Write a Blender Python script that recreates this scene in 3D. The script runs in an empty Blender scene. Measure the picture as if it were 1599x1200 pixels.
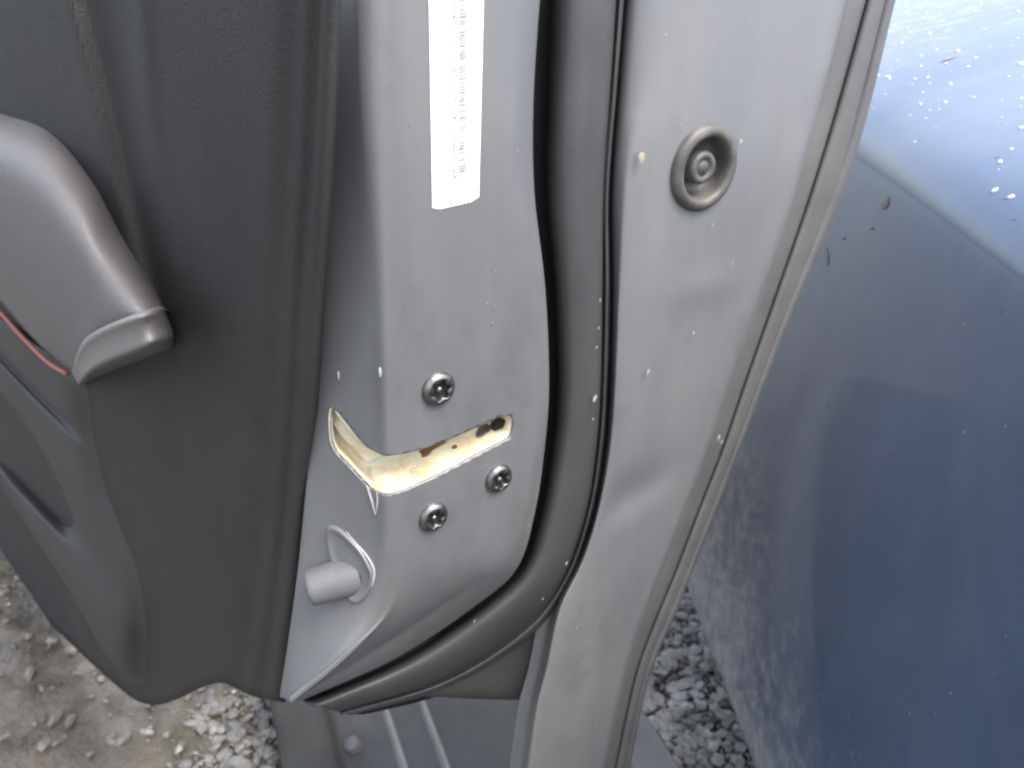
import bpy, bmesh, math, random
from mathutils import Vector, Matrix, noise
random.seed(7)
R = math.radians
scene = bpy.context.scene
COL = scene.collection

# ------------------------------------------------------------------ camera
PITCH = 28.0; FPX = 1330.0; CH = 0.82
CAM = Vector((0, 0, CH))
cd = bpy.data.cameras.new('camera')
cam = bpy.data.objects.new('camera', cd); COL.objects.link(cam)
cam.location = CAM; cam.rotation_euler = (R(90 - PITCH), 0, 0)
cd.sensor_width = 36; cd.sensor_fit = 'HORIZONTAL'; cd.lens = 36 * FPX / 1599
cd.clip_start = 0.01; cd.clip_end = 2000
cd.dof.use_dof = True; cd.dof.focus_distance = 0.375; cd.dof.aperture_fstop = 15
scene.camera = cam

# ------------------------------------------------------------------ sky and sun (bright overcast)
SUN_EL = 60; SUN_AZ = 125      # sun azimuth: direction the light comes FROM, clockwise from +Y
w = bpy.data.worlds.new('World'); scene.world = w; w.use_nodes = True
nt = w.node_tree; nt.nodes.clear()
o = nt.nodes.new('ShaderNodeOutputWorld'); b = nt.nodes.new('ShaderNodeBackground')
s = nt.nodes.new('ShaderNodeTexSky'); s.sky_type = 'NISHITA'; s.sun_disc = False
s.sun_elevation = R(SUN_EL); s.sun_rotation = R(SUN_AZ)
s.air_density = 1.0; s.dust_density = 3.5; s.ozone_density = 1.0
b.inputs['Strength'].default_value = 0.15
hs = nt.nodes.new('ShaderNodeHueSaturation'); hs.inputs['Saturation'].default_value = 0.62      # thin overcast: greyer than a clear sky
nt.links.new(s.outputs[0], hs.inputs['Color']); nt.links.new(hs.outputs[0], b.inputs[0]); nt.links.new(b.outputs[0], o.inputs[0])
sl = bpy.data.lights.new('sun', 'SUN'); sl.energy = 0.9; sl.angle = R(25); sl.color = (1, .97, .93)
sun = bpy.data.objects.new('sun', sl); COL.objects.link(sun)
sd = Vector((math.sin(R(SUN_AZ)) * math.cos(R(SUN_EL)), math.cos(R(SUN_AZ)) * math.cos(R(SUN_EL)), math.sin(R(SUN_EL))))
sun.rotation_euler = sd.to_track_quat('Z', 'Y').to_euler(); sun.location = sd * 5
scene.view_settings.view_transform = 'Standard'; scene.view_settings.look = 'None'
scene.view_settings.gamma = 1; scene.view_settings.exposure = 1.85
scene.view_settings.use_curve_mapping = False
scene.cycles.filter_width = 2.3          # the compact camera's soft lens

# ------------------------------------------------------------------ measuring helpers
cp, sp = math.cos(R(PITCH)), math.sin(R(PITCH))
def ray(px, py):
    u = (px - 799.5) / FPX; v = (600 - py) / FPX
    return Vector((u, cp + v * sp, -sp + v * cp))
def on_y(px, py, Y):
    d = ray(px, py); return CAM + d * (Y / d.y)
def on_z(px, py, z):
    d = ray(px, py); return CAM + d * ((z - CAM.z) / d.z)
def on_plane(px, py, p0, n):
    d = ray(px, py); return CAM + d * ((p0 - CAM).dot(n) / d.dot(n))

PHI = R(33)                                   # bearing of the shut face
NL = Vector((math.sin(PHI), -math.cos(PHI), 0))    # its outward normal
EL = Vector((math.cos(PHI), math.sin(PHI), 0))     # along it, towards the outer skin
UP = Vector((0, 0, 1))
PL = on_y(605, 600, .30)
def off(px, py, d=0.0):                       # a point d metres behind the shut face
    return on_plane(px, py, PL - NL * d, NL)
DF = Vector((-.695, .719, 0)).normalized()    # along the door, towards its hinges
NT = Vector((-.719, -.695, 0)).normalized()   # normal of the lining, into the cabin

def cat(pts, n=8):
    """Catmull-Rom through 3D points"""
    P = [pts[0] * 2 - pts[1]] + list(pts) + [pts[-1] * 2 - pts[-2]]
    out = []
    for i in range(1, len(P) - 2):
        for k in range(n):
            t = k / n
            a, b_, c, d = P[i - 1], P[i], P[i + 1], P[i + 2]
            out.append(.5 * ((2 * b_) + (c - a) * t + (2 * a - 5 * b_ + 4 * c - d) * t * t + (3 * b_ - a - 3 * c + d) * t ** 3))
    out.append(pts[-1].copy()); return out
def lerp_line(line, t):
    """x of a polyline (list of (y, x)) at y = t, smooth"""
    if t <= line[0][0]: i = 0
    elif t >= line[-1][0]: i = len(line) - 2
    else:
        i = max(k for k in range(len(line) - 1) if line[k][0] <= t)
    y0, x0 = line[i]; y1, x1 = line[i + 1]
    m = []
    for k in (i, i + 1):
        if 0 < k < len(line) - 1: m.append((line[k + 1][1] - line[k - 1][1]) / (line[k + 1][0] - line[k - 1][0]))
        elif k == 0: m.append((line[1][1] - line[0][1]) / (line[1][0] - line[0][0]))
        else: m.append((line[-1][1] - line[-2][1]) / (line[-1][0] - line[-2][0]))
    h = y1 - y0; u = (t - y0) / h
    if u < 0: return x0 + m[0] * (t - y0)
    if u > 1: return x1 + m[1] * (t - y1)
    return (2*u**3-3*u**2+1)*x0 + (u**3-2*u**2+u)*h*m[0] + (-2*u**3+3*u**2)*x1 + (u**3-u**2)*h*m[1]
def smooth(a, b_, x):
    t = max(0, min(1, (x - a) / (b_ - a))); return t * t * (3 - 2 * t)

def mesh_obj(name, verts, faces, mat, parent=None, smooth_=True):
    me = bpy.data.meshes.new(name); me.from_pydata([tuple(v) for v in verts], [], faces); me.update()
    ob = bpy.data.objects.new(name, me); COL.objects.link(ob)
    if mat: me.materials.append(mat)
    if smooth_: me.polygons.foreach_set('use_smooth', [True] * len(me.polygons))
    if parent: ob.parent = parent
    return ob
def bm_obj(name, bm, mat, parent=None, smooth_=True):
    me = bpy.data.meshes.new(name); bm.to_mesh(me); bm.free()
    ob = bpy.data.objects.new(name, me); COL.objects.link(ob)
    me.materials.append(mat)
    if smooth_: me.polygons.foreach_set('use_smooth', [True] * len(me.polygons))
    if parent: ob.parent = parent
    return ob
def orient(verts, faces, ref):
    s_ = 0
    for f in faces:
        a, b_, c = verts[f[0]], verts[f[1]], verts[f[2]]
        s_ += (b_ - a).cross(c - a).dot(ref - a)
    return faces if s_ > 0 else [tuple(reversed(f)) for f in faces]
def loft(name, lines, mat, parent, thick=0, sub=2, ref=CAM, bake=False):
    n = len(lines[0]); verts = [v for l in lines for v in l]; faces = []
    for i in range(len(lines) - 1):
        for k in range(n - 1):
            faces.append((i * n + k, i * n + k + 1, (i + 1) * n + k + 1, (i + 1) * n + k))
    faces = orient(verts, faces, ref)
    ob = mesh_obj(name, verts, faces, mat, parent)
    if sub:
        m = ob.modifiers.new('sub', 'SUBSURF'); m.levels = m.render_levels = sub
    if thick:
        m = ob.modifiers.new('sol', 'SOLIDIFY'); m.thickness = thick; m.offset = -1
    if bake: bake_mods(ob)
    return ob
def bake_mods(ob):
    bpy.context.view_layer.update()
    dg = bpy.context.evaluated_depsgraph_get()
    me = bpy.data.meshes.new_from_object(ob.evaluated_get(dg)); ob.modifiers.clear(); old = ob.data; ob.data = me
    me.polygons.foreach_set('use_smooth', [True] * len(me.polygons))
def tube_bm(pts, r, seg=8, bm=None, caps=True):
    bm = bm or bmesh.new(); rings = []
    for i, p in enumerate(pts):
        t = (pts[min(i + 1, len(pts) - 1)] - pts[max(i - 1, 0)]).normalized()
        a = t.cross(UP if abs(t.z) < .9 else Vector((1, 0, 0))).normalized(); b_ = t.cross(a)
        rr = r[i] if isinstance(r, (list, tuple)) else r
        rings.append([bm.verts.new(p + (a * math.cos(2 * math.pi * k / seg) + b_ * math.sin(2 * math.pi * k / seg)) * rr) for k in range(seg)])
    for i in range(len(rings) - 1):
        for k in range(seg):
            bm.faces.new((rings[i][k], rings[i][(k + 1) % seg], rings[i + 1][(k + 1) % seg], rings[i + 1][k]))
    if caps:
        bm.faces.new(rings[0][::-1]); bm.faces.new(rings[-1])
    return bm
def lathe_bm(prof, c, axis, seg=40, rfun=None, closed=False):
    """prof: (radius, height) list, revolved about axis through c"""
    a = axis.cross(UP).normalized(); b_ = a.cross(axis).normalized(); bm = bmesh.new(); rings = []
    for j, (r, h) in enumerate(prof):
        if r < 1e-6: rings.append([bm.verts.new(c + axis * h)]); continue
        rg = []
        for k in range(seg):
            th = 2 * math.pi * k / seg; rr = rfun(j, th, r) if rfun else r
            rg.append(bm.verts.new(c + axis * h + (a * math.cos(th) + b_ * math.sin(th)) * rr))
        rings.append(rg)
    for i in range(len(rings) - 1):
        A, B = rings[i], rings[i + 1]
        for k in range(seg):
            k2 = (k + 1) % seg
            if len(B) == 1: bm.faces.new((A[k], A[k2], B[0]))
            elif len(A) == 1: bm.faces.new((A[0], B[k2], B[k]))
            else: bm.faces.new((A[k], A[k2], B[k2], B[k]))
    bmesh.ops.recalc_face_normals(bm, faces=bm.faces)
    return bm

# ------------------------------------------------------------------ materials
def mat(name, base, rough=.5, metal=0, coat=0, var=.0, var_scale=30, var_stretch=(1, 1, 1), dirt=None, dirt_amt=0,
        dirt_scale=6, dirt_stretch=(1, 1, 1), bump=0, bump_scale=400, rough_var=0, coat_rough=.1, spec=.5, bump2=None, smudge=0):
    m = bpy.data.materials.new(name); m.use_nodes = True; n = m.node_tree.nodes; l = m.node_tree.links
    p = n['Principled BSDF']
    p.inputs['Roughness'].default_value = rough; p.inputs['Metallic'].default_value = metal
    p.inputs['Coat Weight'].default_value = coat; p.inputs['Coat Roughness'].default_value = coat_rough
    p.inputs['Specular IOR Level'].default_value = spec
    tc = n.new('ShaderNodeTexCoord')
    def noise_(scale, stretch, detail=6, rough_=.6):
        mp = n.new('ShaderNodeMapping'); mp.inputs['Scale'].default_value = stretch
        l.new(tc.outputs['Object'], mp.inputs[0])
        t = n.new('ShaderNodeTexNoise'); t.inputs['Scale'].default_value = scale; t.inputs['Detail'].default_value = detail
        t.inputs['Roughness'].default_value = rough_; l.new(mp.outputs[0], t.inputs['Vector']); return t.outputs['Fac']
    def ramp(fac, a, b_):
        r = n.new('ShaderNodeMapRange'); r.inputs[1].default_value = a; r.inputs[2].default_value = b_; l.new(fac, r.inputs[0]); return r.outputs[0]
    col = None
    t1 = noise_(var_scale, var_stretch)
    mx = n.new('ShaderNodeMix'); mx.data_type = 'RGBA'
    mx.inputs[6].default_value = tuple(c * (1 - var) for c in base) + (1,)
    mx.inputs[7].default_value = tuple(min(1, c * (1 + var)) for c in base) + (1,)
    l.new(ramp(t1, .3, .7), mx.inputs[0]); col = mx.outputs[2]
    if dirt:
        t2 = noise_(dirt_scale, dirt_stretch, 8, .65)
        md = n.new('ShaderNodeMix'); md.data_type = 'RGBA'
        f = n.new('ShaderNodeMath'); f.operation = 'MULTIPLY'; f.inputs[1].default_value = dirt_amt
        l.new(ramp(t2, .42, .75), f.inputs[0]); l.new(f.outputs[0], md.inputs[0])
        l.new(col, md.inputs[6]); md.inputs[7].default_value = tuple(dirt) + (1,); col = md.outputs[2]
    if smudge:
        t6 = noise_(13, (1, 1, .6), 9, .7)
        ms = n.new('ShaderNodeMix'); ms.data_type = 'RGBA'; f2 = n.new('ShaderNodeMath'); f2.operation = 'MULTIPLY'; f2.inputs[1].default_value = smudge
        l.new(ramp(t6, .54, .74), f2.inputs[0]); l.new(f2.outputs[0], ms.inputs[0]); l.new(col, ms.inputs[6]); ms.inputs[7].default_value = (.06, .057, .052, 1); col = ms.outputs[2]
    l.new(col, p.inputs['Base Color'])
    if rough_var:
        t3 = noise_(var_scale * .7, var_stretch)
        r = n.new('ShaderNodeMapRange'); r.inputs[1].default_value = .3; r.inputs[2].default_value = .7
        r.inputs[3].default_value = max(.02, rough - rough_var); r.inputs[4].default_value = rough + rough_var
        l.new(t3, r.inputs[0]); l.new(r.outputs[0], p.inputs['Roughness'])
    if bump:
        t4 = noise_(bump_scale, (1, 1, 1), 3)
        bp = n.new('ShaderNodeBump'); bp.inputs['Strength'].default_value = bump; bp.inputs['Distance'].default_value = .001
        l.new(t4, bp.inputs['Height']); last = bp
        if bump2:
            t5 = noise_(bump2[0], (1, 1, 1), 4)
            b2 = n.new('ShaderNodeBump'); b2.inputs['Strength'].default_value = bump2[1]; b2.inputs['Distance'].default_value = bump2[2]
            l.new(t5, b2.inputs['Height']); l.new(bp.outputs[0], b2.inputs['Normal']); last = b2
        l.new(last.outputs[0], p.inputs['Normal'])
        if coat: l.new(last.outputs[0], p.inputs['Coat Normal'])
    return m
M = {}
M['paint'] = mat('grey_paint', (.150, .153, .156), .42, .2, .2, var=.06, var_scale=60, var_stretch=(1, 1, .12), dirt=(.24, .23, .21), dirt_amt=.4, dirt_scale=9, dirt_stretch=(1, 1, .35), rough_var=.07, coat_rough=.2, bump=.08, bump_scale=700, smudge=.45)
M['frame'] = mat('grey_paint_dusty_skylit', (.168, .172, .176), .44, .18, .18, var=.06, var_scale=50, var_stretch=(1, 1, .12), dirt=(.26, .245, .22), dirt_amt=.5, dirt_scale=8, dirt_stretch=(1, 1, .35), rough_var=.08, coat_rough=.22, bump=.08, bump_scale=700, smudge=.45)  # shell's grey paint, base lightened to imitate stronger sky reflection on the frame
M['hem'] = mat('grimy_hem_paint', (.115, .114, .112), .5, .15, .05, var=.1, var_scale=40, dirt=(.16, .15, .125), dirt_amt=.6, dirt_scale=10, bump=.1, bump_scale=700)
M['trim'] = mat('black_door_plastic', (.028, .0265, .0255), .62, 0, 0, var=.1, var_scale=25, dirt=(.06, .057, .054), dirt_amt=.4, dirt_scale=7, dirt_stretch=(1, 1, .4), bump=.5, bump_scale=800, spec=.4)
M['pocket'] = mat('grey_pocket_plastic', (.046, .0445, .0425), .6, 0, 0, var=.08, var_scale=20, dirt=(.09, .085, .08), dirt_amt=.3, bump=.25, bump_scale=1400, spec=.4)
M['arm'] = mat('grey_leather_grain', (.125, .119, .117), .5, 0, 0, var=.05, var_scale=40, bump=.35, bump_scale=900, spec=.45)
M['armcap'] = mat('satin_armrest_cap', (.19, .18, .175), .34, 0, .0, var=.08, var_scale=60, bump=.25, bump_scale=800)
M['seal'] = mat('black_rubber', (.05, .05, .05), .42, 0, 0, var=.15, var_scale=30, dirt=(.11, .105, .10), dirt_amt=.22, dirt_scale=12, dirt_stretch=(1, 1, .4), bump=.15, bump_scale=500, rough_var=.1)
M['gap'] = mat('dark_rubber_base', (.012, .012, .012), .7)
M['steel'] = mat('dark_bolt_steel', (.20, .195, .185), .32, .9, 0, var=.3, var_scale=300, dirt=(.05, .045, .04), dirt_amt=.6, dirt_scale=220, bump=.2, bump_scale=900)
M['socket'] = mat('dark_socket', (.03, .028, .026), .5, .4)  # near-black colour for the bolt recesses and the claw patch
M['plug'] = mat('grey_rubber_plug', (.065, .063, .06), .5, 0, 0, var=.12, var_scale=60, dirt=(.30, .26, .19), dirt_amt=.35, dirt_scale=70, bump=.1)
M['buffer'] = mat('pale_grey_rubber', (.115, .113, .115), .55, 0, 0, var=.12, var_scale=120, bump=.1)
M['white'] = mat('white_scuff_edge_paint', (.36, .355, .34), .5)
M['paper'] = mat('white_sticker_paper', (.82, .82, .81), .45, var=.02)
M['ink'] = mat('faded_grey_ink', (.31, .31, .31), .5, var=.3, var_scale=500)
M['red'] = mat('red_piping', (.30, .085, .06), .45, bump=.2)
M['cream'] = mat('cream_latch_plastic', (.66, .60, .43), .38, var=.06, var_scale=80, dirt=(.36, .22, .07), dirt_amt=.8, dirt_scale=60, dirt_stretch=(1, 1, 2.0))
M['grease'] = mat('brown_grease', (.16, .085, .025), .3, var=.4, var_scale=200)
M['blue'] = mat('dark_blue_paint', (.07, .108, .185), .34, .1, .62, var=.15, var_scale=4, dirt=(.22, .245, .29), dirt_amt=.55, dirt_scale=5, dirt_stretch=(1, 1, .5), coat_rough=.05, bump=.02, bump_scale=300)
M['water'] = mat('water', (.9, .95, 1), .02); M['water'].node_tree.nodes['Principled BSDF'].inputs['Transmission Weight'].default_value = .35; M['water'].node_tree.nodes['Principled BSDF'].inputs['IOR'].default_value = 1.33  # whitish, part-opaque colour stands in for sky glints on the drops
M['leaf'] = mat('dead_leaf', (.22, .165, .125), .6, var=.4, var_scale=60)
M['fleck'] = mat('pale_dirt_fleck', (.30, .27, .21), .7, var=.4, var_scale=80)
M['paleleaf'] = mat('bleached_leaf', (.30, .25, .22), .7, var=.3, var_scale=200)
M['amber'] = mat('amber_wax_stain', (.42, .26, .07), .4, var=.35, var_scale=120)
M['rubber'] = mat('tyre_rubber', (.02, .02, .02), .8)
M['sillp'] = mat('weathered_sill_shaded_web', (.05, .05, .047), .5, .2, 0, var=.2, var_scale=14, dirt=(.10, .095, .08), dirt_amt=.6, dirt_scale=9, bump=.2, bump_scale=500)
M['olive'] = mat('mossy_sill_edge', (.045, .045, .041), .65, 0, 0, var=.25, var_scale=20, dirt=(.05, .05, .034), dirt_amt=.5, dirt_scale=25, bump=.3, bump_scale=500)
M['pale'] = mat('pale_sill_trim', (.19, .188, .18), .45, .1, 0, var=.15, var_scale=30, dirt=(.16, .15, .12), dirt_amt=.4)
M['stone'] = mat('wet_grey_stone', (.15, .138, .118), .22, 0, 0, var=.55, var_scale=20, bump=.5, bump_scale=300)
M['ground'] = mat('wet_dirty_asphalt', (.105, .092, .073), .28, 0, 0, var=.5, var_scale=30, dirt=(.085, .07, .03), dirt_amt=.8, dirt_scale=5, rough_var=.2, bump=.8, bump_scale=220, bump2=(60, .7, .006))

# mirrored gravel painted as mottled pale colour on the lower blue panel
def gravel_reflection(m):
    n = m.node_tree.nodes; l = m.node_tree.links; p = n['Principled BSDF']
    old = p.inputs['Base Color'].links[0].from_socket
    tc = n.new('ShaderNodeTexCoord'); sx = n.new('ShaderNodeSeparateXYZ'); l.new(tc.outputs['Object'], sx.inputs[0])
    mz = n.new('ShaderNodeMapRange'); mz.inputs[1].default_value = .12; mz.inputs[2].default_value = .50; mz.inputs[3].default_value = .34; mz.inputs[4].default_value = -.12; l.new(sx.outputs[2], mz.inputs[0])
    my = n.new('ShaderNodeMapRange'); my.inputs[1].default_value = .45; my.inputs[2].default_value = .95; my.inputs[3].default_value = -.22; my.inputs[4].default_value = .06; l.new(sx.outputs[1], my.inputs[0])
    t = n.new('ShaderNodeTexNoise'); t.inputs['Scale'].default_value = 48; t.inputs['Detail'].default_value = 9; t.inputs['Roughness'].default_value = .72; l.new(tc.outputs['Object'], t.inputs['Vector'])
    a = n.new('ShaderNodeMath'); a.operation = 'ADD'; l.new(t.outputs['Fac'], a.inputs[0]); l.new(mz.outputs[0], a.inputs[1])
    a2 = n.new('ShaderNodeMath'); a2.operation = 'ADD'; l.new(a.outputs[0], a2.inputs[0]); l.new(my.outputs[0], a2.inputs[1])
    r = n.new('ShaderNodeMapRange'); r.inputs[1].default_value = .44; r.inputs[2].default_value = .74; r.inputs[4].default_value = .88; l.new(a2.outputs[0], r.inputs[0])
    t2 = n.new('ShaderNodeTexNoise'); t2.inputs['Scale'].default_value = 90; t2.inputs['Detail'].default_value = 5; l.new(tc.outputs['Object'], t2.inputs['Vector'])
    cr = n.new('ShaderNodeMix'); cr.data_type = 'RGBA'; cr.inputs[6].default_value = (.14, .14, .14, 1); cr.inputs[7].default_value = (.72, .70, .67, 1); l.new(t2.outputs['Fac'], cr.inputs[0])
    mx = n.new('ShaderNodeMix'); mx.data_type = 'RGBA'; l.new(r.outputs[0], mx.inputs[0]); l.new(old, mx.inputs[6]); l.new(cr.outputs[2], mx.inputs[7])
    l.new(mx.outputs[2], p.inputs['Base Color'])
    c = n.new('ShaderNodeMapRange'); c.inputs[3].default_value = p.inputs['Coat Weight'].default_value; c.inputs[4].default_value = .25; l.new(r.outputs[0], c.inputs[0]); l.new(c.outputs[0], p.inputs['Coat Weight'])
gravel_reflection(M['blue'])
M['rubble'] = mat('glint_rubble_stone', (.19, .182, .165), .25, 0, 0, var=.5, var_scale=25, bump=.4, bump_scale=300)  # paler stone colour imitates the bright glint of wet ground
M['gravel'] = mat('brightened_wet_gravel', (.42, .405, .38), .22, 0, 0, var=.5, var_scale=25, bump=.4, bump_scale=300)  # stone colour brightened to replace light missing in the narrow gap

def tag(ob, label=None, cat_=None, group=None, kind=None):
    if label: ob['label'] = label
    if cat_: ob['category'] = cat_
    if group: ob['group'] = group
    if kind: ob['kind'] = kind
    return ob
def empty(name, loc):
    e = bpy.data.objects.new(name, None); COL.objects.link(e); e.location = loc; e.empty_display_size = .05
    return e
def adopt(ob, root):                       # parent without moving: vertices are written in world space
    ob.parent = root; ob.matrix_parent_inverse = Matrix.Translation(-root.location); return ob

# ------------------------------------------------------------------ ground: one sheet, dense near the cars
def axis(lo, hi, step, far):
    a = [lo + (hi - lo) * i / round((hi - lo) / step) for i in range(round((hi - lo) / step) + 1)]
    st = step * 2; x = hi
    up = []
    while x < far: x += st; st *= 1.6; up.append(x)
    st = step * 2; x = lo; dn = []
    while x > -far: x -= st; st *= 1.6; dn.append(x)
    return dn[::-1] + a + up
gx = axis(-1.2, .5, .01, 300); gy = axis(.3, 1.9, .01, 300)
gv = []
for y in gy:
    for x in gx:
        q = Vector((x, y, 0)); h = 0
        if -3 < x < 3 and -2 < y < 5:
            h = noise.noise(q * 3) * .008 + noise.noise(q * 14) * .006 + noise.noise(q * 45 + Vector((3, 1, 0))) * .004
        gv.append((x, y, h - .012))
nx = len(gx)
gf = [(j * nx + i, j * nx + i + 1, (j + 1) * nx + i + 1, (j + 1) * nx + i) for j in range(len(gy) - 1) for i in range(nx - 1)]
tag(mesh_obj('ground', gv, gf, M['ground']), kind='structure')
# loose stones lying in it
_b = bmesh.new(); bmesh.ops.create_icosphere(_b, subdivisions=1, radius=1); ICO_V = [v.co.copy() for v in _b.verts]; ICO_F = [tuple(v.index for v in f.verts) for f in _b.faces]; _b.free()
def stones(name, count, area, m, label):
    vs = []; fs = []
    for i in range(count):
        x, y = area(i); r = .0016 + .0075 * random.random() ** 5
        mt = Matrix.Translation((x, y, noise.noise(Vector((x, y, 0)) * 3) * .008 - .010 + r * .35)) @ Matrix.Rotation(random.uniform(0, 6.3), 4, 'Z') @ Matrix.Diagonal((r * random.uniform(.8, 1.7), r * random.uniform(.7, 1.1), r * random.uniform(.45, .8), 1))
        k = len(vs)
        for v in ICO_V:
            q = mt @ v; vs.append(q + noise.noise_vector(q * 120) * r * .3)
        fs += [tuple(a + k for a in f) for f in ICO_F]
    tag(mesh_obj(name, vs, fs, m, smooth_=False), label, 'stones', kind='stuff')
stones('loose_stones', 5200, lambda i: (random.uniform(-1.1, -.1), random.uniform(.45, 1.6)) if i % 3 else (random.uniform(-.1, .3), random.uniform(.45, 1.3)), M['stone'], 'small dark wet stones scattered over the dirty ground')
stones('brightened_gravel', 7000, lambda i: (random.uniform(.05, .29), random.uniform(.5, 1.08)), M['gravel'], 'wet gravel between the sill and the blue car, brightened in colour as if lit')
bm = bmesh.new()
for i in range(60):
    x = random.uniform(-1.0, -.15) if i % 3 else random.uniform(0, .3); y = random.uniform(.5, 1.4)
    L = random.uniform(.003, .010); a = random.uniform(0, 6.3); c = Vector((x, y, noise.noise(Vector((x, y, 0)) * 3) * .008 + .002))
    d = Vector((math.cos(a), math.sin(a), random.uniform(-.2, .2))); e = Vector((-d.y, d.x, random.uniform(-.3, .3)))
    vs = [bm.verts.new(c + d * L * k + e * L * .3 * q + Vector((0, 0, .002 * (1 - k * k)))) for k, q in ((-1, 0), (-.3, 1), (.5, .8), (1, 0), (.5, -.8), (-.3, -1))]
    bm.faces.new(vs)
tag(bm_obj('leaf_litter', bm, M['leaf'], smooth_=False), 'brown scraps of dead leaf on the ground', 'leaf litter', kind='stuff')

stones('glint_rubble', 1100, lambda i: (random.gauss(-.30, .05), random.gauss(.70, .06)), M['rubble'], 'fine rubble below the door lining, its pale colour imitating a wet glint')

# ------------------------------------------------------------------ the dark blue car alongside
car = empty('parked_car', (.7, .9, 0))
tag(car, 'dark blue car parked close beside the open grey door, wet with drops', 'car')
# body section: (x offset from guide, z), guides traced for shoulder and sill
def blue_section(Y):
    xs = .225 + .091 * Y; xb = .262 - .076 * Y
    zs, zb = .68, .13
    pts = [(xs + 1.25, zs + .225), (xs + .95, zs + .205), (xs + .6, zs + .162), (xs + .3, zs + .102), (xs + .1, zs + .043), (xs + .03, zs + .016), (xs + .008, zs + .001),
           (xs - .002, zs - .014), *[(xs + (xb - xs) * t - .016 * math.sin(math.pi * t), zs - (zs - .155) * t) for t in (.08, .2, .35, .5, .65, .8, .92)], (xb, .155), (xb + .002, zb + .006), (xb + .012, zb), (xb + .12, zb - .002), (xb + .5, zb + .01)]
    return [Vector((x, Y, z)) for x, z in pts]
Ys = [-.5 + i * .1 for i in range(36)]
secs = [blue_section(y) for y in Ys]
lines = [[secs[k][i] for k in range(len(secs))] for i in range(len(secs[0]))]
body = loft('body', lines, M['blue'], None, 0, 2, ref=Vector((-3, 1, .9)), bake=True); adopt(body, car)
for yy in (-.1, 2.6):
    wc = Vector((.62, yy, .295))
    ty = bm_obj('wheel', lathe_bm([(.0, .09), (.19, .09), (.2, .1), (.28, .1), (.3, .085), (.305, .05), (.305, -.05), (.3, -.085), (.28, -.1), (.2, -.1), (0, -.09)], wc, Vector((1, 0, 0)), 40), M['rubber']); adopt(ty, car)
# water drops on the sloping top, dirt and leaf scraps
from mathutils.bvhtree import BVHTree
bvh = BVHTree.FromPolygons([v.co.copy() for v in body.data.vertices], [tuple(p.vertices) for p in body.data.polygons])
def hit(px, py):
    return bvh.ray_cast(CAM, ray(px, py).normalized())
dv = []; df = []
for i in range(900):
    y = random.uniform(.35, 2.0); x = .225 + .091 * y + .012 + random.random() ** 1.3 * .6
    r = random.choice((.0007, .0009, .0011, .0013, .0016, .0024)) * random.uniform(.8, 1.2)
    loc, nrm, idx, dist = bvh.ray_cast(Vector((x, y, 1.5)), Vector((0, 0, -1)))
    if loc is None: continue
    mt = Matrix.Translation(loc) @ nrm.to_track_quat('Z', 'Y').to_matrix().to_4x4() @ Matrix.Rotation(random.uniform(0, 6), 4, 'Z') @ Matrix.Diagonal((r * random.uniform(1, 1.5), r, r * .4, 1))
    k = len(dv); dv += [mt @ v for v in ICO_V]; df += [tuple(a + k for a in f) for f in ICO_F]
adopt(tag(mesh_obj('water_drops', dv, df, M['water']), kind='stuff'), car)
def fleck_patch(bm, loc, nrm, L, W, ang, lift=.0006):
    t = nrm.cross(UP if abs(nrm.z) < .9 else Vector((0, 1, 0))).normalized(); u = nrm.cross(t)
    d = t * math.cos(ang) + u * math.sin(ang); e = nrm.cross(d); n = 7
    vs = []
    for k in range(n):
        a = 2 * math.pi * k / n; j = random.uniform(.6, 1.2)
        vs.append(bm.verts.new(loc + nrm * lift + d * math.cos(a) * L * j + e * math.sin(a) * W * j))
    c = bm.verts.new(loc + nrm * (lift * 2.2))
    for k in range(n): bm.faces.new((vs[k], vs[(k + 1) % n], c))
for (px, py, L, W, a) in ((1383, 318, .007, .005, .4), (1292, 402, .010, .0022, -.5), (1318, 372, .003, .002, .1), (1362, 357, .003, .002, .3), (1480, 93, .008, .003, .2)):
    loc, nrm, idx, dist = hit(px, py)
    if loc is None: continue
    if nrm.dot(CAM - loc) < 0: nrm = -nrm
    bm = bmesh.new(); fleck_patch(bm, loc, nrm, L, W, a)
    bmesh.ops.recalc_face_normals(bm, faces=bm.faces)
    adopt(bm_obj('leaf_scrap', bm, M['paleleaf']), car)
bm = bmesh.new()
for i in range(30):
    loc, nrm, idx, dist = hit(random.uniform(1150, 1599), random.uniform(150, 1190))
    if loc is None: continue
    if nrm.dot(CAM - loc) < 0: nrm = -nrm
    r = random.uniform(.0006, .0016); fleck_patch(bm, loc, nrm, r, r * .7, random.uniform(0, 6), .0003)
adopt(tag(bm_obj('dirt_flecks', bm, M['fleck']), kind='stuff'), car)

# ------------------------------------------------------------------ ribbed sill under the door
ZS = .065
vp = (200 - 799.5) / (FPX / cp); E = Vector((vp, 1, 0)).normalized(); RR = Vector((E.y, -E.x, 0))
S0 = on_z(450, 1200, ZS)
def wpx(px): return (on_z(px, 1200, ZS) - S0).dot(RR)
sill = empty('rocker_panel', S0 - Vector((0, 0, ZS)))
tag(sill, 'weathered grey ribbed car sill with a pale stud running beneath the open door', 'rocker panel')
def sweep(name, prof, mt, l0=-.35, l1=1.3, sub=0, par=None):
    ls = [[S0 + RR * w_ + E * (l0 + (l1 - l0) * k / 24) + Vector((0, 0, dz + .0006 * math.sin(k * 1.7))) for k in range(25)] for w_, dz in prof]
    ob = loft(name, ls, mt, None, 0, sub, ref=S0 + Vector((0, 0, 1.5))); return adopt(ob, sill) if par is None else ob
w1 = wpx(532); wr1 = wpx(634); wr2 = wpx(700); w3 = wpx(985); w4 = wpx(1058)
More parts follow.
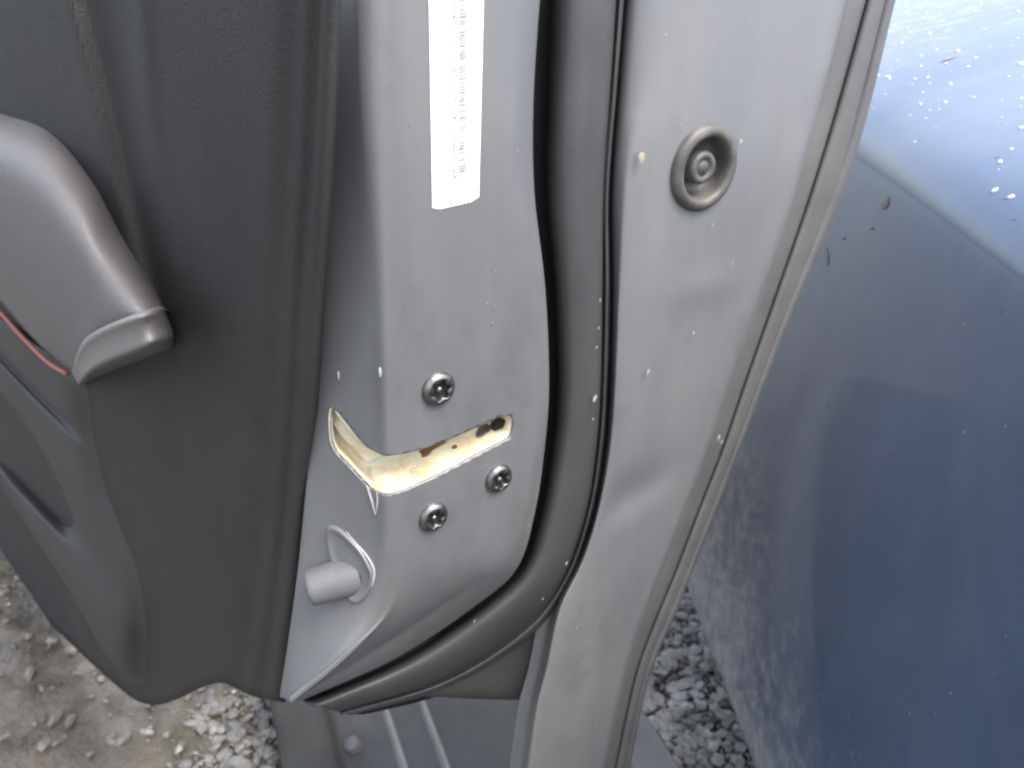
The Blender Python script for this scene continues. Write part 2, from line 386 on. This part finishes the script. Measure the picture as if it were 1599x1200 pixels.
sweep('edge_band', [(-.006, -.085), (-.006, -.004), (-.003, .0), (.004, .002), (w1 * .5, .004), (w1 * .9, .001), (w1 - .002, -.003), (w1 + .001, -.006)], M['olive'])
sweep('sill_top', [(w1 + .001, -.006), (w1 + .006, -.002), (w1 + .012, 0), ((w1 + wr1) / 2, .001), (wr1, 0), (wr2, 0), ((wr2 + w3) / 2, .002), (w3 - .006, 0), (w3 - .003, -.004), (w3 - .001, -.03)], M['sillp'])
for wr in (wr1, wr2):
    sweep('rib', [(wr - .0075, -.001), (wr - .006, .003), (wr - .003, .0065), (wr + .0, .007), (wr + .0022, .005), (wr + .0035, -.001)], M['pale'], sub=1)
sweep('flange', [(w3 + .001, -.085), (w3 + .001, .002), (w3 + .003, .005), (w4 - .008, .007), (w4 - .006, .010), (w4 - .002, .010), (w4, .006), (w4, -.085)], M['pale'])
kc = on_z(556, 1168, ZS)
adopt(bm_obj('stud', lathe_bm([(0, .013), (.006, .013), (.008, .011), (.0085, 0), (.0085, -.002)], kc, Vector((-.35, -.2, .9)).normalized(), 24), M['buffer']), sill)

# ------------------------------------------------------------------ the open door
door = empty('car_door', off(700, 1090, .03))
tag(door, 'open silver grey car door seen at its rear edge with cream latch slot', 'car door')
def D(ob): return adopt(ob, door)

def L_(rows, offs): return cat([off(x, y, d) for (x, y), d in zip(rows, offs)], 6)
L0p = [(531,-60),(522,150),(514,300),(503,450),(494,600),(487,700),(478,800),(470,880),(461,950),(451,1020),(440,1090)]
L1p = [(556,-60),(564,150),(575,300),(581,450),(586,600),(588,700),(587,800),(582,880),(562,955),(508,1025),(446,1092)]
L2p = [(605,-60),(606,150),(606,300),(607,450),(608,600),(610,700),(611,800),(612,880),(600,958),(530,1030),(452,1094)]
L3p = [(822,-60),(806,150),(806,300),(833,450),(838,600),(831,700),(815,800),(788,876),(722,925),(610,1000),(460,1094)]
L4p = [(848,-60),(834,150),(835,300),(852,450),(858,600),(851,700),(836,800),(808,888),(745,945),(620,1028),(470,1095)]
n11 = 11
def mix(A, B, t): return [(a[0] + (b_[0] - a[0]) * t, a[1] + (b_[1] - a[1]) * t) for a, b_ in zip(A, B)]
PT = off(487, 700, .040)
o0 = [.022, .027, .032, .037, .041, .042, .043, .043, .042, .042, .042]
o1 = [.0065] * 3 + [.0075] * 5 + [.009, .018, .032]
o2 = [.0014] * 8 + [.003, .009, .026]
o3 = [0] * 7 + [.0015, .008, .018, .030]
o4 = [.006] * 7 + [.008, .016, .026, .036]
def shf(a, d): return [x + d for x in a]
shell_lines = [
    L_([(x - 4, y) for x, y in L0p], shf(o0, .003)), L_(L0p, o0),
    L_(mix(L0p, L1p, .5), [(a + b_) / 2 for a, b_ in zip(o0, o1)]),
    L_(mix(L0p, L1p, .86), [a * .14 + b_ * .86 - .0005 for a, b_ in zip(o0, o1)]),
    L_(L1p, o1), L_(mix(L1p, L2p, .45), [(a * .30 + b_ * .70) for a, b_ in zip(o1, o2)]), L_(mix(L1p, L2p, .8), [(a * .05 + b_ * .95) for a, b_ in zip(o1, o2)]),
    L_(L2p, o2), L_(mix(L2p, L3p, .06), [a * .4 + b_ * .06 for a, b_ in zip(o2, o3)]), L_(mix(L2p, L3p, .13), [a * .08 * (i < 8) + (a * .87 + b_ * .13) * (i > 7) for i, (a, b_) in enumerate(zip(o2, o3))]),
    L_(mix(L2p, L3p, .33), [(a * .67) * (i > 7) + b_ * .33 for i, (a, b_) in enumerate(zip(o2, o3))]),
    L_(mix(L2p, L3p, .66), [(a * .33) * (i > 7) + b_ * .67 for i, (a, b_) in enumerate(zip(o2, o3))]),
    L_(mix(L2p, L3p, .93), [(a * .07) * (i > 7) + b_ * .93 for i, (a, b_) in enumerate(zip(o2, o3))]),
    L_(L3p, o3), L_(mix(L3p, L4p, .5), [(a * .65 + b_ * .35) - .0008 for a, b_ in zip(o3, o4)]), L_(mix(L3p, L4p, .88), [(a * .2 + b_ * .8) for a, b_ in zip(o3, o4)]),
    L_(L4p, o4), L_([(x - 1, y) for x, y in L4p], shf(o4, .006)), L_([(x - 3, y - 1) for x, y in L4p], shf(o4, .022))]
shell = loft('inner_shell', shell_lines, M['paint'], None, .0012, 2, bake=True)

# latch slot cut through the sheet metal
slot = [(521,645),(526,643),(534,652),(548,670),(566,692),(586,706),(612,711),(650,704),(700,687),(748,666),(780,651),(794,649),(801,656),(800,672),(793,686),(760,703),(715,727),(670,750),(635,765),(608,773),(590,769),(572,752),(548,726),(528,704),(521,680)]
sv = BVHTree.FromPolygons([v.co.copy() for v in shell.data.vertices], [tuple(p.vertices) for p in shell.data.polygons])
def on_shell(px, py):
    loc, nrm, i, d = sv.ray_cast(CAM, ray(px, py).normalized()); 
    if nrm.dot(CAM - loc) < 0: nrm = -nrm
    return loc, nrm
DIRS = (-NL * .9 + DF * .25 + Vector((.12, 0, 0))).normalized()    # into the door
def smooth_ring(pts, k=3):
    n = len(pts); out = []
    for i in range(n):
        a, b_, c, d = pts[i - 1], pts[i], pts[(i + 1) % n], pts[(i + 2) % n]
        for j in range(k):
            t = j / k
            out.append(.5 * ((2 * b_) + (c - a) * t + (2 * a - 5 * b_ + 4 * c - d) * t * t + (3 * b_ - a - 3 * c + d) * t ** 3))
    return out
ring = smooth_ring([on_shell(*p)[0] for p in slot])
def prism(ring, d0, d1, name, m, grow=0):
    n = len(ring); A = [p + DIRS * d0 for p in ring]; B = [p + DIRS * d1 for p in ring]
    bm = bmesh.new(); va = [bm.verts.new(p) for p in A]; vb = [bm.verts.new(p) for p in B]
    fa = bm.faces.new(va); fb = bm.faces.new(vb[::-1])
    for i in range(n): bm.faces.new((va[i], vb[i], vb[(i + 1) % n], va[(i + 1) % n]))
    bmesh.ops.triangulate(bm, faces=[fa, fb]); bmesh.ops.recalc_face_normals(bm, faces=bm.faces)
    return bm_obj(name, bm, m, smooth_=False)
cut = prism(ring, -.02, .02, 'cutter', M['paint'])
bo = shell.modifiers.new('b', 'BOOLEAN'); bo.operation = 'DIFFERENCE'; bo.object = cut; bo.solver = 'EXACT'
bake_mods(shell); bpy.data.objects.remove(cut)
D(shell)
# cream liner: walls, a rolled lip and a back
cen = sum(ring, Vector()) / len(ring); n = len(ring)
def ring_off(d, inset):
    out = []
    for i in range(n):
        t = (ring[(i + 1) % n] - ring[i - 1]).normalized(); e = t.cross(DIRS).normalized()
        out.append(ring[i] + DIRS * d + e * inset)
    return out
tst = ring[0] + (ring[1] - ring[-1]).normalized().cross(DIRS) * .001
sgn = 1 if (ring_off(0, .003)[n // 2] - cen).length < (ring[n // 2] - cen).length else -1
rings = [ring_off(.0018, -.0014 * sgn), ring_off(.0016, .0004 * sgn), ring_off(.003, .0010 * sgn), ring_off(.008, .0012 * sgn), ring_off(.0115, .0022 * sgn), ring_off(.0135, .0045 * sgn)]
bm = bmesh.new(); RV = [[bm.verts.new(p) for p in r_] for r_ in rings]
for a, b_ in zip(RV, RV[1:]):
    for i in range(n): bm.faces.new((a[i], b_[i], b_[(i + 1) % n], a[(i + 1) % n]))
fb = bm.faces.new(RV[-1]); bmesh.ops.triangulate(bm, faces=[fb]); bmesh.ops.recalc_face_normals(bm, faces=bm.faces)
liner = D(bm_obj('latch_liner', bm, M['cream']))
# latch claw and grease inside the slot
lv = BVHTree.FromPolygons([v.co.copy() for v in liner.data.vertices], [tuple(p.vertices) for p in liner.data.polygons])
def blob(pxs, depth, thick, name, m, par):
    pts = [lv.ray_cast(CAM, ray(*p).normalized())[0] for p in pxs]; pts = [p for p in pts if p is not None]; bm = bmesh.new()
    va = [bm.verts.new(p - ray(700, 700).normalized() * thick) for p in pts]; vb = [bm.verts.new(p + DIRS * .0015) for p in pts]; nn = len(pts)
    bm.faces.new(va)
    for i in range(nn): bm.faces.new((va[i], vb[i], vb[(i + 1) % nn], va[(i + 1) % nn]))
    bmesh.ops.recalc_face_normals(bm, faces=bm.faces); ob = bm_obj(name, bm, m, smooth_=False)
    bv = ob.modifiers.new('bv', 'BEVEL'); bv.width = .0005; bv.segments = 2
    adopt(ob, door); ob.parent = liner; ob.matrix_parent_inverse = liner.matrix_basis.inverted() @ Matrix.Identity(4); return ob
blob([(768, 660), (783, 653), (790, 657), (786, 669), (772, 674), (766, 670)], .0105, .001, 'claw_hole_shade', M['socket'], liner)  # dark raised patch painted in place of a hole's shade
blob([(748, 668), (762, 662), (768, 668), (764, 676), (752, 683), (744, 684)], .0105, .0012, 'latch_claw', M['steel'], liner)
blob([(655, 706), (672, 697), (690, 691), (700, 690), (690, 697), (676, 704), (670, 712), (660, 716)], .0105, .0008, 'grease_smear', M['grease'], liner)
blob([(640, 735), (658, 729), (662, 733), (645, 740)], .0105, .0006, 'moulded_mark', M['cream'], liner)
blob([(705, 700), (712, 695), (716, 698), (709, 703)], .0105, .0006, 'grease_smear', M['grease'], liner)

# bolts with star sockets
def bolt(px, py, dia_px, rot):
    c, nn = on_shell(px, py); nn = NL
    r = dia_px / 2 * (c - CAM).dot(ray(800, 600)) / FPX
    e = D(bm_obj('bolt', lathe_bm([(r * .56, r * .05), (r * .56, r * .34), (r * .62, r * .40), (r * .78, r * .36), (r * .92, r * .24), (r, r * .10), (r * 1.0, -.001)], c, nn, 48,
        rfun=lambda j, th, q: q * (1 + .17 * math.cos(6 * (th + rot))) if j < 2 else q), M['steel']))
    so = bm_obj('socket', lathe_bm([(0, -r * .02), (r * .55, -r * .02), (r * .70, .0)], c + nn * .0006, nn, 24), M['socket']); D(so)
    so.parent = e; so.matrix_parent_inverse = e.matrix_basis.inverted()
    pin = bm_obj('socket_pin', lathe_bm([(0, r * .30), (r * .16, r * .27), (r * .2, r * .02)], c, nn, 16), M['steel']); D(pin); pin.parent = e; pin.matrix_parent_inverse = e.matrix_basis.inverted()
    return e
bolt(684, 607, 57, .2); bolt(778, 747, 48, .5); bolt(676, 807, 50, .1)

# sticker with a column of worn print
def sticker():
    cx = [(668, -60), (756, -60), (748, 305), (743, 313), (680, 330), (675, 324)]
    def lx(y): return 668.5 + (675 - 668.5) * (y + 60) / 385
    def rx(y): return 757 + (748 - 757) * (y + 60) / 370
    vs = []; fs = []
    for k in range(24):
        t = k / 23
        for q in range(7):
            s_ = q / 6; yb = 330 - 17 * s_; y = -60 + (yb + 60) * t
            if k == 23 and q in (0, 6): y -= 5
            vs.append(off(lx(y) + (rx(y) - lx(y)) * s_, y, -.00025))
    for k in range(23):
        for q in range(6): fs.append((k * 7 + q, k * 7 + q + 1, (k + 1) * 7 + q + 1, (k + 1) * 7 + q))
    fs = orient(vs, fs, CAM)
    st = D(mesh_obj('label_sticker', vs, fs, M['paper']))
    bm = bmesh.new()
    y = -55
    while y < 282:
        h = random.uniform(1.5, 5)
        for x0, x1 in ((706, 714), (716, 729)):
            if random.random() < .8:
                a = x0 + random.uniform(0, 2); b_ = x1 - random.uniform(0, 3)
                q = [off(a, y, -.00045), off(b_, y - 3, -.00045), off(b_, y - 3 + h, -.00045), off(a, y + h, -.00045)]
                bm.faces.new([bm.verts.new(p) for p in q])
        y += h + random.uniform(1, 2.5)
    pr = bm_obj('faded_print', bm, M['ink'], smooth_=False); D(pr); pr.parent = st; pr.matrix_parent_inverse = st.matrix_basis.inverted(); pr['kind'] = 'stuff'
sticker()

# rubber weatherstrip
S0p = [(868,-60),(858,150),(855,300),(866,450),(871,600),(863,700),(845,800),(814,891),(751,948),(634,1026),(476,1096)]
S1p = [(967,-60),(953,150),(943,300),(941,450),(938,600),(931,700),(915,800),(880,900),(818,980),(694,1060),(528,1112)]
S2p = [(979,-60),(962,150),(950,300),(953,450),(950,600),(943,700),(926,800),(890,906),(829,992),(701,1072),(545,1117)]
so = [.024] * 7 + [.026, .032, .042, .052]
def SS(t, d): return L_(mix(S0p, S1p, t), shf(so, d))
seal_lines = [L_([(x - 4, y - 2) for x, y in S0p], shf(so, .016)), SS(0, .006), SS(.05, -.001), SS(.16, -.006), SS(.32, -.0095), SS(.5, -.0108), SS(.68, -.0104), SS(.84, -.008), SS(.94, -.004), SS(1, .003), L_(mix(S1p, S2p, .1), shf(so, .007)),
              L_(mix(S1p, S2p, .3), shf(so, .001)), L_(mix(S1p, S2p, .7), shf(so, .0005)), L_(S2p, shf(so, .004)), L_(mix(S1p, S2p, 1.1), shf(so, .012))]
D(loft('weatherstrip', seal_lines, M['seal'], None, .0015, 2))
# dark channel floor the strip sits in
D(loft('seal_channel', [L_([(x - 30, y - 12) for x, y in L4p], shf(o4, .024)), L_(S0p, shf(so, .014)), L_(mix(S1p, S2p, 1.6), shf(so, .014))], M['gap'], None, .001, 1))

# outer frame, channel and hem
F1 = [(-60,985),(150,967),(300,956),(450,957),(600,954),(700,947),(800,930),(880,903),(950,868),(1050,846),(1100,832),(1250,812)]
F2 = [(-60,1056),(0,1044),(150,1014),(220,994),(300,979),(450,968),(600,961),(700,953),(800,934),(880,909),(950,875),(1050,853),(1100,840),(1250,819)]
F3 = [(-60,1335),(0,1318),(150,1281),(250,1252),(333,1228),(500,1171),(600,1136),(700,1104),(800,1066),(900,1027),(960,1003),(1050,975),(1200,942),(1260,928)]
F4 = [(-60,1373),(0,1356),(150,1314),(250,1284),(333,1257),(500,1199),(600,1164),(700,1130),(800,1091),(900,1053),(960,1028),(1050,995),(1200,962),(1260,948)]
F6 = [(-60,1414),(0,1397),(150,1361),(250,1333),(333,1304),(500,1233),(600,1193),(700,1155),(800,1117),(900,1077),(960,1054),(1050,1015),(1200,982),(1260,969)]
OF = .020
ysr = [-60 + 1310 * i / 70 for i in range(71)]
def FL(f, d, dx=0): return [off(lerp_line(f, y) + dx, y, OF + d) for y in ysr]
def FM(f, g, t, d): return [off(lerp_line(f, y) * (1 - t) + lerp_line(g, y) * t, y, OF + d) for y in ysr]
def bulge(f, g, t, d):
    out = []
    for y in ysr:
        x = lerp_line(f, y) * (1 - t) + lerp_line(g, y) * t
        dd = d + .0012 * noise.noise(Vector((t * 2, y / 220, 0))) + .0035 * math.exp(-((y - 775 + 90 * (t - .3)) / 32) ** 2) * math.exp(-((t - .3) / .35) ** 2) - .0016 * math.exp(-((y - 455 + 60 * (t - .5)) / 26) ** 2) * math.exp(-((t - .6) / .2) ** 2)
        out.append(off(x, y, OF + dd))
    return out
frame = D(loft('outer_frame', [FL(F1, .022, -22), FL(F1, .018, -3), FL(F1, .009), FM(F1, F2, .35, .0045), FM(F1, F2, .75, .0012), FL(F2, 0), FM(F2, F3, .05, -.0005)] +
       [bulge(F2, F3, t, -.001) for t in (.15, .28, .41, .54, .67, .8)] + [FM(F2, F3, .91, -.0012), FM(F2, F3, .96, -.0014), FL(F3, -.0008), FL(F3, .0012, 2), FL(F3, .003, 4)], M['frame'], None, .0012, 2, bake=True))
D(loft('hem_channel', [FL(F3, .0045, 1), FL(F3, .0032, 3), FM(F3, F4, .3, .0028), FM(F3, F4, .7, .0028), FM(F3, F4, .93, .0034), FL(F4, .006), FL(F4, .008, 2)], M['hem'], None, .001, 2))
hem = [FL(F4, .007, 0), FL(F4, .003, 1), FM(F4, F6, .1, .0012), FM(F4, F6, .4, .0008), FM(F4, F6, .62, .0012), FM(F4, F6, .68, .0002), FM(F4, F6, .8, -.0012), FM(F4, F6, .93, -.0006), FL(F6, .0015)]
edge = FL(F6, .004, 0)
hem += [[p + DF * .003 + EL * .0004 for p in edge], [p + DF * .02 + EL * .004 for p in edge], [p + DF * .25 + EL * .03 for p in edge], [p + DF * .6 + EL * .03 for p in edge], [p + DF * .95 + EL * 0 for p in edge]]
D(loft('outer_skin', hem, M['hem'], None, .001, 2))
# web between weatherstrip and outer frame at the lower corner
web = [[off(x, y, .040) for x, y in cat2] for cat2 in ([(905, 840), (880, 930), (870, 1000), (862, 1060), (850, 1112)], [(860, 850), (820, 940), (800, 1000), (790, 1060), (780, 1112)], [(760, 900), (735, 980), (720, 1020), (710, 1070), (705, 1114)], [(660, 980), (640, 1020), (630, 1060), (625, 1090), (620, 1116)], [(560, 1040), (545, 1070), (540, 1085), (538, 1100), (536, 1118)])]
for i, l_ in enumerate(web):
    for k, p in enumerate(l_): web[i][k] = p - NL * (.012 * smooth(1, 4, i) + .004)
    web[i].append(web[i][-1] - NL * .02 + Vector((0, 0, -.004))); web[i].append(web[i][-1] - NL * .05)
D(loft('lower_web', web, M['sillp'], None, .001, 2))  # darker paint than the rest of the door imitates shade under the seal

# body plug
c = off(1099, 263, OF - .001); rp = 136 / 2 * (c - CAM).dot(ray(800, 600)) / FPX
cut = bm_obj('cutter', lathe_bm([(0, -.02), (rp * .8, -.02), (rp * .8, .02), (0, .02)], c, NL, 48), M['frame'])
bo = frame.modifiers.new('b', 'BOOLEAN'); bo.operation = 'DIFFERENCE'; bo.object = cut; bo.solver = 'EXACT'
bake_mods(frame); bpy.data.objects.remove(cut)
plug = D(bm_obj('plug', lathe_bm([(rp * 1.0, -.001), (rp * .99, .0012), (rp * .93, .0027), (rp * .83, .0034), (rp * .74, .0029), (rp * .70, .0012), (rp * .68, -.002), (rp * .66, -.006), (rp * .55, -.0078), (rp * .34, -.008)], c, NL, 56), M['plug']))
pc = D(bm_obj('plug_core', lathe_bm([(rp * .40, -.0082), (rp * .385, -.0012), (rp * .35, .0004), (rp * .24, .0006), (rp * .21, -.0004), (rp * .17, -.0006), (rp * .14, .0003), (0, .0005)], c, NL, 40), M['plug']))
pc.parent = plug; pc.matrix_parent_inverse = plug.matrix_basis.inverted()

# buffer on the flank, with its teardrop seat
c, nn = on_shell(530, 905)
axd = Vector((-.93, -.22, -.16)).normalized()
rb = .0088
buf = D(bm_obj('rubber_buffer', lathe_bm([(0, .0145), (rb * .84, .0145), (rb * .97, .0138), (rb, .012), (rb, .008), (rb * 1.06, .001), (rb * 1.06, -.010)], c, axd, 36), M['buffer']))
seat_px = [(512, 822), (527, 822), (548, 840), (566, 860), (580, 884), (585, 900), (580, 922), (566, 940), (552, 942), (540, 925), (524, 890), (513, 855)]
sr = smooth_ring([on_shell(*p)[0] for p in seat_px], 3); ctr = sum(sr, Vector()) / len(sr); nf = on_shell(548, 885)[1]
bm = bmesh.new(); RV = []
for k, h in ((1.0, -.0004), (.97, .0012), (.9, .0016), (.82, .0008), (.6, .0002), (.3, .0002)):
    RV.append([bm.verts.new(ctr + (p - ctr) * k + nf * h) for p in sr])
nn_ = len(sr)
for a, b_ in zip(RV, RV[1:]):
    for i in range(nn_): bm.faces.new((a[i], b_[i], b_[(i + 1) % nn_], a[(i + 1) % nn_]))
bm.faces.new(RV[-1]); bmesh.ops.recalc_face_normals(bm, faces=bm.faces)
D(bm_obj('buffer_seat', bm, M['paint']))
def scratch_edge(pts, wd, m=M['white']):
    P = [on_shell(*p) for p in pts]; P = cat([p + q * .0003 for p, q in P], 5)
    k = len(P); rr = [wd * (.35 + .65 * math.sin(math.pi * (i + .5) / k)) for i in range(k)]
    D(bm_obj('bright_scratch_edge', tube_bm(P, rr, 6), m))
scratch_edge([(541, 830), (556, 848), (572, 866), (584, 888), (583, 908), (574, 926), (562, 938), (551, 931)], .0006)  # pale line along the raised rim of the buffer seat
scratch_edge([(573, 758), (578, 772), (583, 788), (587, 806)], .0006); scratch_edge([(589, 768), (590, 785), (587, 806)], .0004)
scratch_edge([(519, 652), (520, 680), (526, 704)], .0004)  # pale line along the left edge of the slot
scratch_edge([(594, 574), (595, 590)], .0007); scratch_edge([(529, 580), (530, 594)], .0004)

# flecks of dirt on the frame and strip
bm = bmesh.new()
def fl(px, py, d, L, W, a): 
    p = off(px, py, d); fleck_patch(bm, p, NL, L, W, a, .0004)
for (px, py, L, W) in ((1001, 246, .0030, .0018), (1156, 222, .0016, .001), (1122, 684, .003, .0011), (1126, 690, .002, .001), (1012, 580, .0018, .0012), (1063, 197, .0012, .0005), (1042, 140, .0016, .0004), (1070, 185, .002, .0004), (1143, 412, .0018, .0004), (1082, 520, .0014, .0006), (1038, 57, .0014, .0005), (900, 980, .001, .0006), (930, 1130, .0014, .0006), (1112, 352, .0013, .0006)):
    fl(px, py, OF - .003, L, W, 1.5)
for i in range(14):
    y = random.uniform(0, 1150); t = random.random(); px = lerp_line(F2, y) * (1 - t) + lerp_line(F3, y) * t
    fl(px, y, OF - .003, random.uniform(.0004, .0009), random.uniform(.00012, .0003), 1.5 + random.uniform(-.3, .3))
for (px, py, L, W) in ((931, 543, .0011, .0006), (928, 622, .0022, .0012), (934, 512, .0009, .0004), (884, 880, .0016, .0009), (740, 970, .0014, .0004), (847, 935, .0009, .0005), (936, 470, .0014, .0003), (925, 655, .001, .0005)):
    fl(px, py, .0135, L, W, 1.4)
for i in range(18):
    px = random.uniform(620, 830); py = random.uniform(0, 880); fl(px, py, -.0001, random.uniform(.0003, .0009), random.uniform(.00015, .0003), 1.5)
bmesh.ops.recalc_face_normals(bm, faces=bm.faces)
ob = D(bm_obj('dirt_flecks', bm, M['fleck'])); ob['kind'] = 'stuff'

# ---- door lining
def tpl(px, py, h=0.0):                       # a point h metres proud of the lining
    return on_plane(px, py, PT + NT * h, NT)
L0l = [(y, x) for x, y in L0p]
def ridge(line, y): return lerp_line(line, y)
R1 = [(-60, 98), (0, 112), (150, 150), (300, 186), (420, 216), (500, 240), (600, 250)]
R2 = [(-60, 178), (0, 194), (150, 206), (300, 228), (470, 257), (600, 262)]
def h_trim(px, py):
    e = lerp_line(L0l, py) - px                # pixels in from the rear edge
    h = .004 * smooth(0, 16, e) - .005 * (1 - smooth(-6, 1, e)) - .0026 * math.exp(-((e - 33) / 9) ** 2) - .0016 * math.exp(-((e - 68) / 16) ** 2) + .002 * smooth(20, 110, e)
    if py < 640:
        k = 1 - smooth(440, 600, py)
        a = ridge(R1, py) - px; b_ = ridge(R2, py) - px
        h += k * (.005 * smooth(-22, 18, a) - .004 * smooth(-24, 30, b_) * (1 - smooth(-50, 0, a)) + .0015 * math.exp(-(a / 10) ** 2) + .002 * math.exp(-((b_ + 25) / 14) ** 2))
    return h
def bot(px):                                   # lower edge of the lining
    pts = [(-260, 720), (0, 905), (200, 1086), (249, 1101), (341, 1067), (390, 1086), (440, 1097)]
    return lerp_line(pts, px)
vs = []; fs = []; NX, NY = 90, 70
cols = []
for j in range(NY + 1):
    for i in range(NX + 1):
        t = j / NY
        s_ = i / NX
        # first find the column: e from rear edge
        xr0 = 531
        py = -60 + t * 1160
        for _ in range(4):
            xr = lerp_line(L0l, min(py, 1090)) + 5; px = xr - s_ * (xr + 240)
            py = -60 + t * (bot(px) + 60)
        vs.append(tpl(px, py, h_trim(px, py)))
fs = [(j * (NX + 1) + i, j * (NX + 1) + i + 1, (j + 1) * (NX + 1) + i + 1, (j + 1) * (NX + 1) + i) for j in range(NY) for i in range(NX)]
fs = orient(vs, fs, CAM)
tr = D(mesh_obj('lining_panel', vs, fs, M['trim']))
m = tr.modifiers.new('s', 'SOLIDIFY'); m.thickness = .004; m.offset = -1
# pocket moulding
PR = [(560, 128), (604, 152), (680, 163), (767, 184), (840, 212), (897, 233), (983, 246), (1060, 243), (1104, 237)]
def outl(px):
    return lerp_line([(-220, 440), (-100, 608), (0, 756), (54, 842), (108, 924), (162, 1021), (200, 1070), (236, 1104)], px)
cA = [(-220, 330), (0, 556), (60, 618), (125, 682)]     # crease under the armrest, y(x)
cB = [(-220, 400), (0, 612), (70, 707), (135, 838)]     # lip, y(x)
cC = [(-220, 500), (0, 707), (97, 806), (140, 842)]     # lower side of the pocket mouth
vs = []; NX, NY = 70, 90
for j in range(NY + 1):
    for i in range(NX + 1):
        t = j / NY; s_ = i / NX
        top = 556
        px = 0
        py = top + t * 300
        for _ in range(8):
            xr = lerp_line(PR, max(560, min(py, 1104))); px = -200 + s_ * (xr + 200)
            y0 = lerp_line([(-220, 300), (0, 500), (60, 545), (128, 575), (240, 600)], px); y1 = outl(px)
            py = y0 + t * (y1 - y0)
        xr = lerp_line(PR, max(560, min(py, 1104)))
        e = xr - px
        h = .0035 + .012 * smooth(0, 60, e) 
        a = py - lerp_line(cA, px); b_ = py - lerp_line(cB, px); c_ = py - lerp_line(cC, px)
        fade = 1 - smooth(90, 140, px)
        h -= fade * .006 * math.exp(-(a / 9) ** 2)
        h -= fade * .020 * smooth(-6, 14, b_) * (1 - smooth(-10, 40, c_))
        h += .010 * smooth(0, 120, c_) * smooth(10, 80, e)
        edge_ = y1 - py; h -= .012 * (1 - smooth(0, 26, edge_)) 
        vs.append(tpl(px, py, h))
fs = [(j * (NX + 1) + i, j * (NX + 1) + i + 1, (j + 1) * (NX + 1) + i + 1, (j + 1) * (NX + 1) + i) for j in range(NY) for i in range(NX)]
pk = D(mesh_obj('door_pocket', vs, orient(vs, fs, CAM), M['pocket']))
m = pk.modifiers.new('s', 'SOLIDIFY'); m.thickness = .003; m.offset = -1
# armrest pad
A_ = [(-160, 290), (-90, 366), (0, 470), (50, 528), (85, 560), (112, 578)]
B_ = [(-120, 128), (-40, 148), (40, 178), (118, 224), (180, 318), (243, 477)]
B_ = [(-120, 120), (0, 163), (78, 187), (146, 262), (196, 355), (243, 477)]
E0 = [(112, 582), (118, 556), (130, 530), (152, 513), (185, 498), (222, 485), (246, 479), (258, 480)]
E1 = [(124, 604), (134, 598), (152, 588), (180, 576), (212, 564), (244, 552), (266, 543), (278, 535)]
def e_at(t):
    f = t * (len(E0) - 1); k = min(int(f), len(E0) - 2); f -= k
    return tuple(E0[k][q] + (E0[k + 1][q] - E0[k][q]) * f for q in (0, 1))
def hp(t): return .008 + .036 * max(0, 1 - abs(2 * t - .9) ** 3.2) if t < .98 else .003
TS = [0, .03, .09, .2, .35, .5, .65, .78, .88, .95, 1]
def ARM(t, h):
    pts = [tpl(a[0] + (b_[0] - a[0]) * t, a[1] + (b_[1] - a[1]) * t, h) for a, b_ in zip(A_[:-1], B_[:-1])]
    x, y = e_at(t); return cat(pts + [tpl(x, y, h), tpl(x + 6, y + 10, h - .006)], 6)
arm = D(loft('armrest', [ARM(0, 0)] + [ARM(t, hp(t)) for t in TS] + [ARM(1, -.002)], M['arm'], None, .002, 2))
def CP(t, dh, k=1): return cat([tpl(a[0] + (b_[0] - a[0]) * t, a[1] + (b_[1] - a[1]) * t, hp(i / 7) * k + dh) for i, (a, b_) in enumerate(zip(E0, E1))], 5)
capo = D(loft('armrest_cap', [CP(0, -.006), CP(.02, .0), CP(.07, .0022), (CP(.16, .0024)), CP(.26, .0008), CP(.45, 0), CP(.62, 0), CP(.74, .0004), CP(.84, -.002), CP(.93, -.008, .9), CP(1, -.004, .5), CP(1.03, -.003, 0)], M['armcap'], None, .0015, 2))
pp = cat([tpl(x, y, .022) for x, y in ((-120, 352), (-40, 444), (0, 488), (40, 532), (75, 566), (104, 584))], 6)
D(bm_obj('red_piping', tube_bm(pp, .0017, 8), M['red']))
